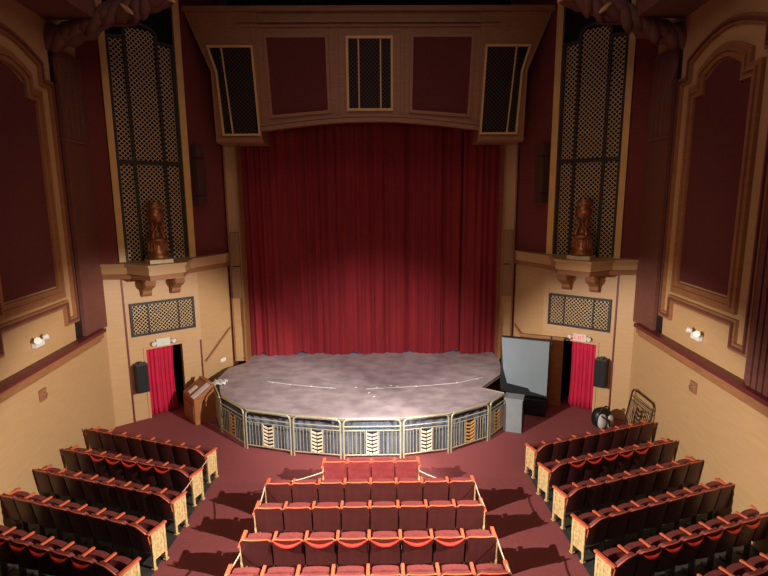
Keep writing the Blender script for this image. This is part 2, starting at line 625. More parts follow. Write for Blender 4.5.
    seg(xo, 0, xo, lh); seg(xo, 0, xo + lw, 0); seg(xo, lh / 2, xo + lw * .8, lh / 2); seg(xo, lh, xo + lw, lh)
    xo = -0.06
    seg(xo, 0, xo + lw, lh); seg(xo, lh, xo + lw, 0)
    xo = 0.035
    seg(xo, 0, xo, lh)
    xo = 0.075
    seg(xo, lh, xo + lw, lh); seg(xo + lw / 2, 0, xo + lw / 2, lh)
    b.build('lettering', M_EXITRED if s > 0 else M_EXITGRN, t)

    # ---- wall speaker between the doorway and the groove
    t = thing('wall_speaker', 'black box loudspeaker fixed to the wall beside the %s crimson doorway' % SIDE[s], 'speaker')
    MB().box((0.29, .17, 1.40), (0.34, .30, .88), MS, .015).build('cabinet', M_BLACKP, t)
    MB().box((0.29, .325, 1.40), (0.29, .012, .80), MS).build('front_grille', mat('black_grille_cloth', (32, 34, 34), .9), t)
    MB().box((0.29, .17, 1.86), (0.10, .16, .06), MS).build('bracket', M_IRON, t)

    # ---- small lattice grille over the door
    t = thing('lattice_grille', 'black rectangular grille of gilt diamond lattice above the %s exit sign' % SIDE[s], 'grille')
    gx0, gx1, gz0, gz1 = 0.20, 2.03, 2.68, 3.62
    MB().prism([(gx0, gz0), (gx1, gz0), (gx1, gz1), (gx0, gz1)], 0, .02, MS).build('backing', M_BLACK, t)
    MB().ribbon([(gx0, gz0), (gx0, gz1), (gx1, gz1), (gx1, gz0)], 0.07, 0, .06, MS).build('frame', M_GFRAME, t)
    for xx in (gx0 + 0.47, gx1 - 0.47):
        MB().prism([(xx - .02, gz0), (xx + .02, gz0), (xx + .02, gz1), (xx - .02, gz1)], 0.02, .06, MS).build('mullion', M_GFRAME, t)
    MB().lattice(gx0, gx1, gz0, gz1, .080, .013, .022, .034, MS).build('lattice', M_GRILLE, t)

    # ---- tall niche: gilt strips, three panel lattice screen with an arched middle
    t = thing('niche_screen', 'tall black-backed screen of gilt diamond lattice between gold strips on the %s' % SIDE[s], 'grille')
    x0n, x1n = 0.02, LS + .02
    for (a_, c_, n_) in ((x0n, x0n + .17, 'a'), (x1n - .22, x1n - .03, 'b')):
        MB().prism([(a_, 4.9), (c_, 4.9), (c_, 12.8), (a_, 12.8)], -.1, .05, MS).build('side_strip', M_STRIP, t)
    l0, l1 = x0n + .17, x1n - .22
    wl = l1 - l0
    c0, c1 = l0 + wl * .27, l1 - wl * .27
    ztop_s, ztop_c = 11.1, 11.35
    MB().prism([(l0, 4.9), (l1, 4.9), (l1, 13.0), (l0, 13.0)], -.20, -.16, MS).build('backing', M_BLACK, t)
    b = MB()
    for xx, zt in ((l0 + .05, ztop_s), (c0, ztop_c), (c1, ztop_c), (l1 - .05, ztop_s)):
        b.prism([(xx - .04, 4.9), (xx + .04, 4.9), (xx + .04, zt), (xx - .04, zt)], -.12, -.02, MS)
    for zz in (7.75,):
        b.prism([(l0, zz - .06), (l1, zz - .06), (l1, zz + .06), (l0, zz + .06)], -.12, -.015, MS)
    b.ribbon([(l0 + .05, ztop_s), (c0, ztop_s + .05)], .08, -.12, -.02, MS, False)
    b.ribbon([(c1, ztop_s + .05), (l1 - .05, ztop_s)], .08, -.12, -.02, MS, False)
    b.ribbon([(c0, ztop_c), (c0 + .15, ztop_c + .14), ((c0 + c1) / 2, ztop_c + .2), (c1 - .15, ztop_c + .14), (c1, ztop_c)], .08, -.12, -.02, MS, False)
    b.build('frame', M_GFRAME, t)

    b = MB()
    b.lattice(l0 + .06, c0, 4.9, ztop_s, .094, .017, -.11, -.098, MS)
    b.lattice(c0, c1, 4.9, ztop_c + .08, .094, .017, -.11, -.098, MS)
    b.lattice(c1, l1 - .06, 4.9, ztop_s, .094, .017, -.11, -.098, MS)
    b.build('lattice', M_GRILLE, t)

    # ---- ledge with projecting shelf
    led = [(7.76, 14.30), (7.60, 14.25), (6.92, 14.28), (6.06, 13.84), (5.30, 14.62), (5.44, 15.50), (4.82, 17.0), (4.86, 17.36), (4.95, 17.33), (5.60, 16.2), (7.32, 14.78), (7.72, 14.45)]

    def scale_led(k):
        c = Vector((6.35, 15.3))
        out = []
        for i, p in enumerate(led):
            q = Vector(p)
            if 1 <= i <= 6:
                q = q + (c - q).normalized() * k
            out.append((q.x * s, q.y))
        return out
    t = thing('niche_ledge', 'wooden cornice ledge with projecting shelf carrying the bronze urn on the %s' % SIDE[s], 'ledge')
    b = MB().plan(scale_led(0.0), 4.84, 4.91)
    b.build('top_moulding', M_WOOD, t)
    MB().plan(scale_led(0.07), 4.62, 4.84).build('fascia', M_WOOD, t)
    MB().plan(scale_led(0.17), 4.46, 4.62).build('lower_moulding', M_TRIM, t)
    for xx in (.66, 1.50):
        b = MB()
        pr = [(0, 4.46), (.62, 4.46), (.64, 4.36), (.60, 4.22), (.48, 4.14), (.34, 4.10), (.22, 4.02), (.20, 3.92), (.12, 3.84), (0, 3.84)]
        n = len(pr)
        vs = [(xx - .13, y, z) for y, z in pr] + [(xx + .13, y, z) for y, z in pr]
        fs = [list(range(n)), list(range(2 * n - 1, n - 1, -1))] + [[i, i + n, (i + 1) % n + n, (i + 1) % n] for i in range(n)]
        b.add(vs, fs, MS)
        b.tube([(xx - .15, .50, 4.30), (xx + .15, .50, 4.30)], .10, 14, MS)
        b.build('bracket', M_TRIM, t)

    # ---- bronze urn on its marble plinth
    ux, uy = (6.07 * s, 14.60)
    t = thing('bronze_urn', 'tall bronze urn with winged figures on a marble plinth standing on the %s ledge' % SIDE[s], 'urn', (ux, uy, 4.91), -s * .68)
    MB().box((0, 0, .055), (.64, .55, .11), None, .01).build('plinth', M_MARBLE, t)
    pr = [(.30, .11), (.32, .16), (.31, .22), (.27, .27), (.27, .33), (.25, .48), (.24, .60), (.28, .62), (.29, .67), (.24, .71), (.15, .76),
          (.14, .82), (.10, .86), (.06, .92), (.05, 1.02), (.07, 1.08), (.15, 1.14), (.21, 1.25), (.235, 1.36), (.22, 1.45), (.17, 1.50), (.18, 1.52), (.22, 1.56), (.225, 1.62), (.18, 1.66), (.17, 1.70)]
    MB().lathe(pr, 28).build('body', M_BRONZE, t)
    for k in range(4):
        a = PI / 4 + k * PI / 2
        q = Matrix.Rotation(a, 4, 'Z')
        b = MB()
        b.tube([(.20, 0, .68), (.21, 0, .78), (.15, 0, .88), (.13, 0, .96), (.19, 0, 1.06), (.23, 0, 1.16)], .04, 8, q, radii=[.05, .06, .045, .035, .045, .02])
        b.tube([(.15, 0, .90), (.17, .07, .98), (.16, .13, 1.10)], .03, 6, q, radii=[.035, .03, .008])
        b.tube([(.15, 0, .90), (.17, -.07, .98), (.16, -.13, 1.10)], .03, 6, q, radii=[.035, .03, .008])
        b.build('winged_figure', M_BRONZE, t)
    b = MB()
    for k in range(20):
        a = 2 * PI * k / 20
        b.tube([(.262 * math.cos(a), .262 * math.sin(a), .34), (.25 * math.cos(a), .25 * math.sin(a), .58)], .018, 5)
    b.build('fluting', M_BRONZE, t)

    # ---- soffit over the side wall
    b = MB().prism([(6.37 * s, 10.86), (8.3 * s, 10.86), (8.3 * s, 13.5), (6.9 * s, 13.5), (6.37 * s, 11.2)], -1.5, 13.0)
    struct('ceiling', b, M_PLASTER)
    b = MB().prism([(6.37 * s, 10.9), (6.9 * s, 10.9), (6.9 * s, 13.5), (6.37 * s, 13.5)], -1.5, 12.9)

    # ---- carved acanthus scroll hanging across the head of the niche
    t = thing('carved_acanthus_bracket', 'dark carved plaster acanthus scroll with gilt tassels hanging across the top of the %s niche' % SIDE[s], 'ornament')
    pth = [(7.62, 13.15, 10.50), (7.2, 13.2, 10.58), (6.75, 13.22, 10.78), (6.3, 13.25, 11.02), (5.9, 13.3, 11.22), (5.45, 13.35, 11.30), (5.0, 13.4, 11.52), (4.55, 13.4, 11.80)]
    b = MB()
    rad = [.30, .26, .30, .22, .30, .22, .30, .16]
    pp, rr = [], []
    for i in range(len(pth) - 1):
        for k in range(4):
            u = k / 4
            a_, c_ = Vector(pth[i]), Vector(pth[i + 1])
            q = a_.lerp(c_, u)
            pp.append((q.x * s, q.y, q.z))
            rr.append((rad[i] * (1 - u) + rad[i + 1] * u) * (1 + .12 * math.sin(u * PI * 2 + i)))
    b.tube(pp, .2, 12, None, radii=rr)
    b.build('stem', M_PLASTER, t)
    for i in range(len(pth) - 1):
        a_, c_ = Vector(pth[i]), Vector(pth[i + 1])
        for j in range(2):
            q = a_.lerp(c_, .5 * j)
            p = Vector((q.x * s, q.y - .16, q.z - .02))
            dr = Matrix.Rotation(random.uniform(-.2, .9) * s, 3, 'Y') @ (Vector((-(c_.x - a_.x) * -s, 0, c_.z - a_.z)).normalized() * -1) * random.uniform(.7, 1.2)
            pts = [p - dr * .30 + Vector((0, .05, .10)), p - dr * .12 + Vector((0, -.06, .04)), p + dr * .10 + Vector((0, -.10, -.06)),
                   p + dr * .30 + Vector((0, -.10, -.14)), p + dr * .44 + Vector((0, -.04, -.10)), p + dr * .46 + Vector((0, 0, 0))]
            b = MB().tube(pts, .1, 8, None, radii=[.03, .11, .15, .12, .06, .02])
            b.build('leaf', M_PLASTER, t)
    b = MB()
    b.prism([(6.42 * s, 10.9), (5.72 * s, 10.9), (5.72 * s, 11.42), (6.42 * s, 11.42)], 13.45, 13.6)
    Mr = Matrix.Translation((6.07 * s, 13.42, 11.2)) @ Matrix.Rotation(PI / 2, 4, 'X')
    b.lathe([(.2, 0), (.2, .04), (.12, .07), (.10, .03), (.05, .10), (.01, .11)], 16, Mr)
    b.build('rosette_block', M_PLASTER, t)
    for (x, z) in ((5.62, 11.06), (4.62, 11.30)):
        b = MB().tube([(x * s + .14 * s, 12.95, z + .12), (x * s, 12.9, z), (x * s - .10 * s, 12.88, z - .07), (x * s - .16 * s, 12.88, z - .12)], .05, 8, None, radii=[.03, .065, .05, .02])
        b.build('tassel', M_STRIP, t)

    # ---- emergency light and socket on side wall
    M, L = wframe(PA, PB, s)
    e = d(10.97)
    t = thing('emergency_light', 'white twin-head emergency light high on the %s side wall' % SIDE[s], 'emergency light')
    MB().box((e, .06, 3.57), (.34, .10, .14), M, .01).build('housing', M_WHITE, t)
    for q in (-1, 1):
        MB().tube([(e + q * .13, .1, 3.66), (e + q * .2, .17, 3.68)], .06, 10, M, radii=[.045, .075]).build('lamp_head', M_WHITE, t)
    t = thing('wall_thermostat', 'small brown wall box with a shiny knob on the lower %s side wall' % SIDE[s], 'wall box')
    MB().box((e, .02, 2.38), (.26, .04, .26), M, .006).build('plate', M_TRIM, t)
    MB().tube([(e, .03, 2.38), (e, .10, 2.38)], .05, 12, M).build('knob', mat('shiny_steel', (200, 190, 175), .3, .8), t)

    # ---- line array by the niche, column speaker by the proscenium
    t = thing('line_array_speaker', 'tall dark brown segmented speaker high on the red wall beside the %s niche' % SIDE[s], 'speaker')
    MIa, LIa = MI, LI
    for (z0, z1) in ((7.95, 8.32), (6.82, 7.92), (6.50, 6.79)):
        MB().box((.20, .16, (z0 + z1) / 2), (.33, .26, z1 - z0), MI, .01).build('cabinet', M_SPEAK, t)
    t = thing('column_speaker', 'slim tan column loudspeaker mounted on the %s proscenium pilaster' % SIDE[s], 'speaker')
    for (z0, z1) in ((4.48, 5.60), (3.36, 4.44)):
        MB().box((4.60 * s, 17.24, (z0 + z1) / 2), (.30, .22, z1 - z0), None, .01).build('cabinet', M_SPEAKT, t)

# ------------------------------------------------------------------ proscenium
b = MB()
for s in (-1, 1):
    b.box((6.6 * s, 17.95, 6.7), (3.6, .2, 13.6))
struct('wall_back', b, M_RED)
b = MB().box((0, 18.0, 11.4), (9.2, .2, 4.2))
struct('wall_back', b, M_BLACK)
for s in (-1, 1):
    b = MB().box((4.64 * s, 17.6, 4.8), (.46, .5, 7.46))
    b.box((4.64 * s, 17.34, 1.75), (.34, .03, 1.1))
    struct('trim_' + SIDE[s], b, M_WOOD)
    b = MB().box((4.42 * s, 17.5, 4.8), (.05, .62, 7.46))
    b.box((4.845 * s, 17.38, 4.8), (.05, .1, 7.46))
    struct('trim_' + SIDE[s], b, M_TRIM)
    b = MB().box((4.64 * s, 17.35, 2.0), (.30, .03, .7))
    b.box((4.64 * s, 17.35, 2.9), (.30, .03, .7))

# header over the stage opening
HY = 16.3
HM = Matrix.Identity(4)
HM[1][3] = HY
HM[1][1] = -1      # local +y towards the audience
t = thing('proscenium_header', 'wide mauve-brown wooden header with arched underside over the stage opening', 'proscenium header')
arch = [(-3.33 + 6.66 * i / 20, 8.74 + .27 * math.sin(PI * i / 20)) for i in range(21)]
b = MB()
side_l = [(-3.33, 8.47), (-4.68, 8.47), (-4.73, 10.47), (-5.44, 12.26), (-3.33, 12.26)]
b.prism(side_l, -.9, 0, HM)
b.prism([(-x, z) for x, z in side_l][::-1], -.9, 0, HM)
for i in range(20):
    x0, z0 = arch[i]
    x1, z1 = arch[i + 1]
    b.prism([(x0, z0), (x1, z1), (x1, 12.26), (x0, 12.26)], -.25, -.05, HM)
b.build('header_wall', M_TRIM, t)
b = MB()
b.ribbon([(-5.5, 12.2), (5.5, 12.2)], .14, 0, .12, HM, False)
b.ribbon([(-3.9, 11.86), (3.9, 11.86)], .06, -.05, .08, HM, False)
b.ribbon([(-3.9, 11.74), (3.9, 11.74)], .05, -.05, .04, HM, False)
b.build('cornice', M_TRIM, t)
b = MB()
b.ribbon([(x, z + .05) for x, z in arch], .12, -.08, .06, HM, False)
b.ribbon([(x, z + .17) for x, z in arch], .07, -.08, .03, HM, False)
b.build('arch_moulding', M_TRIM, t)
for s in (-1, 1):
    edge = [(4.68 * s, 8.47), (4.73 * s, 10.47), (5.44 * s, 12.2)]
    MB().ribbon(edge, .08, 0, .06, HM, False).build('edge_moulding', M_TRIM, t)
    b = MB()
    b.ribbon([(4.72 * s, 8.47), (3.31 * s, 8.47)], .09, 0, .10, HM, False)
    b.box((4.0 * s, -.40, 8.42), (1.42, .9, .08), HM)
    b.build('box_sill', M_TRIM, t)
    MB().ribbon([(3.37 * s, 8.5), (3.45 * s, 11.7)], .10, -.05, .06, HM, False).build('pilaster_strip', M_TRIM, t)
    # splayed corner window with fine lattice
    poly = [(3.51 * s, 11.17), (4.82 * s, 11.17), (4.60 * s, 10.45), (4.49 * s, 8.63), (3.39 * s, 8.63)]
    MB().prism(poly, 0, .02, HM).build('grille_backing', M_BLACK, t)
    fr = MB().ribbon(poly, .06, 0, .07, HM).build('grille_frame', M_STRIP, t)
    MB().ribbon([(4.42 * s, 11.17), (4.20 * s, 8.63)], .04, .02, .06, HM, False).build('mullion', M_STRIP, fr)
    b = MB()
    xa, xb = sorted((3.50 * s, 4.50 * s))
    b.lattice(xa, xb, 8.63, 11.17, .085, .012, .022, .03, HM)
    b.build('fine_lattice', M_DIMGR, t)
    # red fabric panel
    poly = [(1.28 * s, 11.47), (3.12 * s, 11.47), (3.02 * s, 9.16), (1.24 * s, 9.30)]
    MB().prism(poly, -.05, -.02, HM).build('fabric_panel', M_DEEP, t)
    MB().ribbon(poly, .09, -.05, .03, HM).build('panel_moulding', M_TRIM, t)
    MB().ribbon([(.98 * s, 9.2), (.98 * s, 11.7)], .07, -.05, .02, HM, False).build('upright_moulding', M_TRIM, t)
poly = [(-.67, 11.42), (.67, 11.42), (.67, 9.35), (-.67, 9.35)]
MB().prism(poly, -.05, -.02, HM).build('grille_backing', M_BLACK, t)
fr = MB().ribbon(poly, .07, -.05, .06, HM).build('grille_frame', M_STRIP, t)
for xx in (-.33, .33):
    MB().prism([(xx - .02, 9.35), (xx + .02, 9.35), (xx + .02, 11.42), (xx - .02, 11.42)], -.02, .04, HM).build('mullion', M_STRIP, fr)
MB().lattice(-.67, .67, 9.35, 11.42, .085, .012, -.015, -.005, HM).build('fine_lattice', M_DIMGR, t)
# ------------------------------------------------------------------ stage
SZ = 1.07
st_out = [(-3.42, 13.12), (-2.1, 12.72), (-.77, 12.47), (.78, 12.47), (2.05, 12.72), (3.22, 13.4), (3.83, 14.06), (3.24, 14.48), (4.19, 15.78), (4.40, 17.0), (4.40, 20.4), (-4.40, 20.4), (-4.4, 17.2), (-4.88, 16.6), (-4.92, 15.6), (-4.42, 14.2)]
b = MB().plan(st_out, SZ - .10, SZ)
t = thing('stage', 'worn grey stage floor with curved front edge before the red curtain', 'stage')
b.build('stage_floor', M_STAGE, t)
b = MB()
edge = [(-4.92, 15.6), (-4.42, 14.2), (-3.42, 13.12), (-2.1, 12.72), (-.77, 12.47), (.78, 12.47), (2.05, 12.72), (3.22, 13.4), (3.83, 14.06)]
for i in range(len(edge) - 1):
    b.tube([(edge[i][0], edge[i][1], SZ - .02), (edge[i + 1][0], edge[i + 1][1], SZ - .02)], .022, 8)
b.tube([(3.83, 14.06, SZ), (3.24, 14.48, SZ), (4.19, 15.78, SZ)], .018, 8)
b.build('edge_trim', M_METAL, t)
# skirt: pleated cloth around the stage
b = MB()
vs = []
pts = []
for i in range(len(edge) - 1):
    a_, c_ = Vector(edge[i]), Vector(edge[i + 1])
    n = int((c_ - a_).length / .03)
    for k in range(n):
        pts.append((a_.lerp(c_, k / n), (c_ - a_).normalized()))
for k in range(5):
    z = .03 + (SZ - .13) * k / 4
    for i, (p, dd) in enumerate(pts):
        off = .08 + .035 * math.sin(i * .75 + math.sin(i * .13) * 2) * (1.1 - .6 * k / 4)
        nn = Vector((-dd.y, dd.x))
        q = p + nn * off
        vs.append((q.x, q.y, z))
n = len(pts)
fs = [[k * n + i, k * n + i + 1, (k + 1) * n + i + 1, (k + 1) * n + i] for k in range(4) for i in range(n - 1)]
b.add(vs, fs, None, True)
b.build('pleated_skirt', M_SKIRT, t)
b = MB().plan([(x * .9, 14.2 + (y - 14.2) * .75) for x, y in st_out if y < 20], 0, SZ - .1)
b.build('substructure', M_BLACK, t)
for (x, y) in ((-3.1, 15.14), (-2.54, 14.95), (-1.87, 14.8), (-1.25, 14.62), (-.5, 14.63), (.13, 14.61), (1.31, 14.7), (2.6, 14.96), (3.27, 15.25), (-.1, 14.2), (.05, 13.9), (.55, 14.75), (.75, 14.7)):
    b = MB().box((x, y, SZ + .003), (.07, .045, .006), None)
    tag(b.build('spike_tape', M_TAPE), 'small white tape mark on the grey stage floor', 'tape mark', 'tape marks across the stage')
b = MB()
ln = [(-3.3, 15.25), (-2.54, 14.95), (-1.87, 14.76), (-1.1, 14.58)]
for i in range(3):
    b.tube([(*ln[i], SZ + .002), (*ln[i + 1], SZ + .002)], .006, 4)
ln = [(-.2, 14.5), (1.31, 14.66), (2.6, 14.92), (3.5, 15.4)]
for i in range(3):
    b.tube([(*ln[i], SZ + .002), (*ln[i + 1], SZ + .002)], .006, 4)
tag(b.build('chalk_line', M_TAPE), 'thin pale curved line drawn across the grey stage floor', 'floor line')
# backstage seen under the hem
b = MB().box((0, 19.4, SZ + .01), (9.0, 2.2, .02))
struct('floor', b, M_BACK)
struct('wall_back', MB().box((0, 20.6, 6), (12, .2, 14)), M_BLACK)
for s in (-1, 1):
    struct('wall_' + SIDE[s], MB().box((5.2 * s, 19.3, 6), (.2, 2.6, 14)), M_BLACK)
pl = bpy.data.lights.new('backstage_work_light', 'AREA')
pl.size = 2.5
pl.energy = 60
pl.color = (.45, .62, 1.0)
po = bpy.data.objects.new('backstage_work_light', pl)
COL.objects.link(po)
po.location = (0, 19.6, 5)

# ------------------------------------------------------------------ stage curtain
t = thing('stage_curtain', 'full red velvet stage curtain hanging in deep folds, hem lifted over the stage floor', 'curtain', (0, 18.0, SZ))
seams = [-4.62, -2.19, -1.11, 1.27, 2.56, 3.26, 4.62]
hemup = [(-2.59, .30), (-.72, .30), (1.27, .22), (2.95, .34), (-4.0, .1)]
for pi_ in range(6):
    xa, xb = seams[pi_] - .10, seams[pi_ + 1] + .02
    W = xb - xa
    nx = int(W / .022)
    ph = random.random() * 9
    b = MB()
    vs = []
    nz = 22
    for k in range(nz + 1):
        v = k / nz
        z = 8.9 * v
        for i in range(nx + 1):
            u = i / nx
            x = xa + W * u
            f = 1.0 - .25 * v
            y = .075 * f * math.sin(x * 9 + ph + 2.2 * math.sin(x * 1.7 + ph)) * (.5 + .5 * math.sin(x * 2.9 + ph)) + .032 * math.sin(x * 23 + 2 * ph + v * .8 + 1.5 * math.sin(x * 3.1)) + .006 * math.sin(x * 57 + v * 1.3)
            y += .08 * math.sin(x * 2.3 + ph)
            ed = min(u, 1 - u) * W
            y += (.24 if u > .5 else -.06) * max(0, 1 - ed / .16)
            zz = z
            if k == 0:
                zz += .012 + .01 * math.sin(x * 9)
                for hx, hw in hemup:
                    zz += .11 * max(0, 1 - abs(x - hx) / hw)
            vs.append((x, y, zz))
    fs = [[k * (nx + 1) + i, k * (nx + 1) + i + 1, (k + 1) * (nx + 1) + i + 1, (k + 1) * (nx + 1) + i] for k in range(nz) for i in range(nx)]
    b.add(vs, fs, None, True)
    o = b.build('curtain_panel', M_VELVET, t)

# ------------------------------------------------------------------ railing panels round the stage
rail_meshes = {}


def railing(p0, p1, label, sy=1, mt=None, m_or=None, H=1.10):
    d_ = Vector((p1[0] - p0[0], p1[1] - p0[1]))
    W = d_.length
    key = (round(W, 2), mt.name if mt else '')
    t = thing('railing_panel', label, 'railing', (p0[0], p0[1], 0), math.atan2(d_.y, d_.x), None)
    mt = mt or M_METAL
    g = .045
    r = .13
    b = MB()
    pts = [(g, 0, 0.0), (g, 0, H - r)]
    for k in range(1, 6):
        a = PI / 2 * k / 5
        pts.append((g + r - r * math.cos(a), 0, H - r + r * math.sin(a)))
    for k in range(0, 6):
        a = PI / 2 * k / 5
        pts.append((W - g - r + r * math.sin(a), 0, H - r + r * math.cos(a)))
    pts.append((W - g, 0, 0.0))
    b.tube(pts, .024, 8)
    b.build('frame', mt, t)
    b = MB().tube([(g, 0, H - .20), (W - g, 0, H - .20)], .016, 6)
    b.tube([(g, 0, H - .31), (W - g, 0, H - .31)], .014, 6)
    b.build('middle_rail', mt, t)
    MB().tube([(g, 0, .12), (W - g, 0, .12)], .018, 6).build('bottom_rail', mt, t)
    nb = 5
    for sd in (0, 1):
        for k in range(nb):
            x = g + (W / 2 - .16 - g) * (k + 1) / (nb + .3)
            if sd:
                x = W - x
            MB().tube([(x, 0, .12), (x, 0, H - .31)], .009, 5).build('baluster', mt, t)
    ob = MB()
    for sd in (-1, 1):
        ob.box((W / 2 + sd * .15, 0, .46), (.014, .02, .68))
    zt = H - .36
    n = 6
    st_ = (zt - .13) / n
    for k in range(n):
        z = .13 + st_ * k
        for sd in (-1, 1):
            ob.prism([(W / 2 + sd * .012, z), (W / 2 + sd * .140, z + st_ * .42), (W / 2 + sd * .140, z + st_ * .86), (W / 2 + sd * .012, z + st_ * .44)], -.012, .012)
    if mt is M_METAL:
        MB().box((W / 2, .022, (.13 + zt) / 2), (.30, .012, zt - .13)).build('ornament_backing', M_GFRAME, t)
    ob.build('chevron_ornament', m_or or M_CREAM, t)
    return t


nodes = [(-4.95, 15.15), (-4.42, 14.02), (-3.44, 12.98), (-2.10, 12.56), (-.77, 12.30), (.78, 12.30), (2.06, 12.58), (3.24, 13.26), (3.86, 13.98)]
rl = ['stage railing panel seen edge-on at far left beside the wooden desk', 'angled stage railing panel in shade, second from the left end',
      'stage railing panel third from the left end, turned slightly inwards', 'stage railing panel just left of the central one',
      'central stage railing panel facing the front row seats', 'stage railing panel just right of the central one',
      'stage railing panel second from the right end, angled', 'short angled stage railing panel at right end beside the grey box']
for i in range(8):
    railing(nodes[i], nodes[i + 1], rl[i], m_or=M_CREAM if 2 <= i <= 5 else mat('gilt_ornament', (206, 160, 96), .5))
# loose railing panel leaning on the right side wall
t = railing((0, 0), (1.30, 0), 'dark bronze railing panel leaning against the right side wall', mt=M_LEAN, m_or=M_LEAN, H=1.25)
t.rotation_mode = 'XYZ'
t.matrix_world = Matrix.Translation((7.30, 13.92, .012)) @ Matrix.Rotation(-PI / 2 - .03, 4, 'Z') @ Matrix.Rotation(-.17, 4, 'X')

# ------------------------------------------------------------------ things beside the stage
# large grey-faced screen cabinet
t = thing('screen_cabinet', 'big black cabinet with flat grey screen face standing right of the stage', 'screen', (4.70, 15.10, 0), -.42)
MB().box((0, .09, 1.30), (1.46, .18, 2.20), None, .01).build('cabinet', M_BLACKP, t)
MB().prism([(-.715, 2.38), (.715, 2.38), (.70, .66), (.22, .74), (.14, .84), (-.50, .92), (-.64, 1.40)], -.03, 0.0).build('screen_face', M_GREY, t)
MB().box((.05, .12, .28), (1.30, .50, .52), None, .02).build('base', M_BLACKP, t)
MB().box((.76, .05, 2.40), (.05, .05, .28)).build('corner_post', M_BLACKP, t)
# brown wooden panel behind it
t = thing('wooden_panel', 'plain brown wooden panel standing upright behind the grey-faced screen', 'panel', (5.42, 15.78, 0), -.42)
MB().box((0, 0, 1.14), (1.35, .05, 2.28)).build('board', M_DESK, t)
MB().box((0, -.03, 2.30), (1.39, .10, .05)).build('top_cap', M_TRIM, t)
# grey box
t = thing('grey_pedestal', 'plain grey upright box standing at the right end of the stage railing', 'pedestal', (4.10, 13.92, 0), -.38)
MB().box((0, 0, .50), (.50, .40, 1.0), None, .006).build('body', M_GREY2, t)
MB().box((.256, 0, .50), (.012, .40, .98)).build('side_panel', M_BLACKP, t)
MB().box((0, 0, 1.01), (.54, .44, .03)).build('top', M_GREY2, t)
# slant-topped wooden desk left of stage
ang = math.atan2(.77, -.63)
t = thing('slant_top_desk', 'oak slant-topped desk with white sheets beside the left end of the stage', 'desk', (-5.31, 14.44, 0), ang)
# local x = long side, local -y towards stage
prof_d = [(0, 0), (.62, 0), (.62, 1.12), (.55, 1.14), (0, .80)]
n = len(prof_d)
vs = [(0, -y, z) for y, z in prof_d] + [(.95, -y, z) for y, z in prof_d]
MB().add(vs, [list(range(n)), list(range(2 * n - 1, n - 1, -1))] + [[i, i + n, (i + 1) % n + n, (i + 1) % n] for i in range(n)]).build('body', M_DESK, t)
MB().box((.475, .012, .36), (.85, .02, .5)).build('front_panel', M_TRIM, t)
MB().box((.475, -.585, 1.15), (.99, .12, .03)).build('top_ledge', M_DESK, t)
sl = Matrix.Translation((.47, -.27, .985)) @ Matrix.Rotation(-math.atan2(.34, .55), 4, 'X')
o = MB().box((-.30, -0.02, 0.0), (.26, .66, .012), sl).build('paper_sheet', M_PAPER)
o.matrix_world = t.matrix_basis
tag(o, 'white paper sheet lying on the sloping top of the oak desk, nearer the railing', 'paper')
o = MB().box((.12, .10, 0.0), (.20, .30, .012), sl).build('paper_sheet', M_PAPER)
o.matrix_world = t.matrix_basis
tag(o, 'white paper sheet on the sloping top of the oak desk, nearer the doorway', 'paper')
# small clip lamp / white cloth on the stage corner
t = thing('white_cloth', 'crumpled white cloth hanging over the left corner of the stage', 'cloth', (-4.72, 15.05, SZ))
b = MB()
vs, fs = [], []
for i in range(9):
    for j in range(9):
        x, y = (i - 4) * .05, (j - 4) * .045
        vs.append((x, y, .05 + .03 * math.sin(i * 1.9 + j) + .03 * math.cos(j * 2.3)))
for i in range(8):
    for j in range(8):
        a = i * 9 + j
        fs.append([a, a + 9, a + 10, a + 1])
b.add(vs, fs, None, True)
b.build('folded_cloth', M_PAPER, t).modifiers.new('t', 'SOLIDIFY').thickness = .02
# handrail on left wall, and its match on the right
for s in (-1, 1):
    MI, LI = wframe(P1, P0, s)
    t = thing('stair_handrail', 'thin sloping wooden handrail on the wall between the %s doorway and stage' % SIDE[s], 'handrail')
    MB().tube([(.05, .09, 1.45), (LI - .1, .09, 2.35)], .025, 8, MI).build('rail', M_TRIM, t)
    for u in (.15, .85):
        x = .05 + (LI - .15) * u
        MB().tube([(x, 0, 1.40 + .9 * u), (x, .09, 1.44 + .9 * u)], .012, 6, MI).build('bracket', M_IRON, t)
t = thing('wall_notice', 'small white notice on the wood wall above the oak desk', 'notice')
MI, LI = wframe(P1, P0, -1)
MB().prism([(.75, 1.20), (.98, 1.20), (.98, 1.32), (.75, 1.32)], 0, .01, MI).build('sheet', M_PAPER, t)
# bag on the floor
t = thing('backpack', 'black and pale grey backpack slumped on the floor near the right crimson doorway', 'bag', (6.72, 14.02, 0), .3)


def blob(c, r, M=None, sq=2.6, n=12):
    b_ = MB()
    vs, fs = [], []
    for i in range(n + 1):
        th = PI * i / n
        for j in range(2 * n):
            ph = PI * j / n
            f = lambda v: math.copysign(abs(v) ** (2 / sq), v)
            vs.append((c[0] + r[0] * f(math.sin(th)) * f(math.cos(ph)), c[1] + r[1] * f(math.sin(th)) * f(math.sin(ph)), c[2] + r[2] * f(math.cos(th))))
    for i in range(n):
        for j in range(2 * n):
            fs.append([i * 2 * n + j, i * 2 * n + (j + 1) % (2 * n), (i + 1) * 2 * n + (j + 1) % (2 * n), (i + 1) * 2 * n + j])
    b_.add(vs, fs, M, True)
    return b_


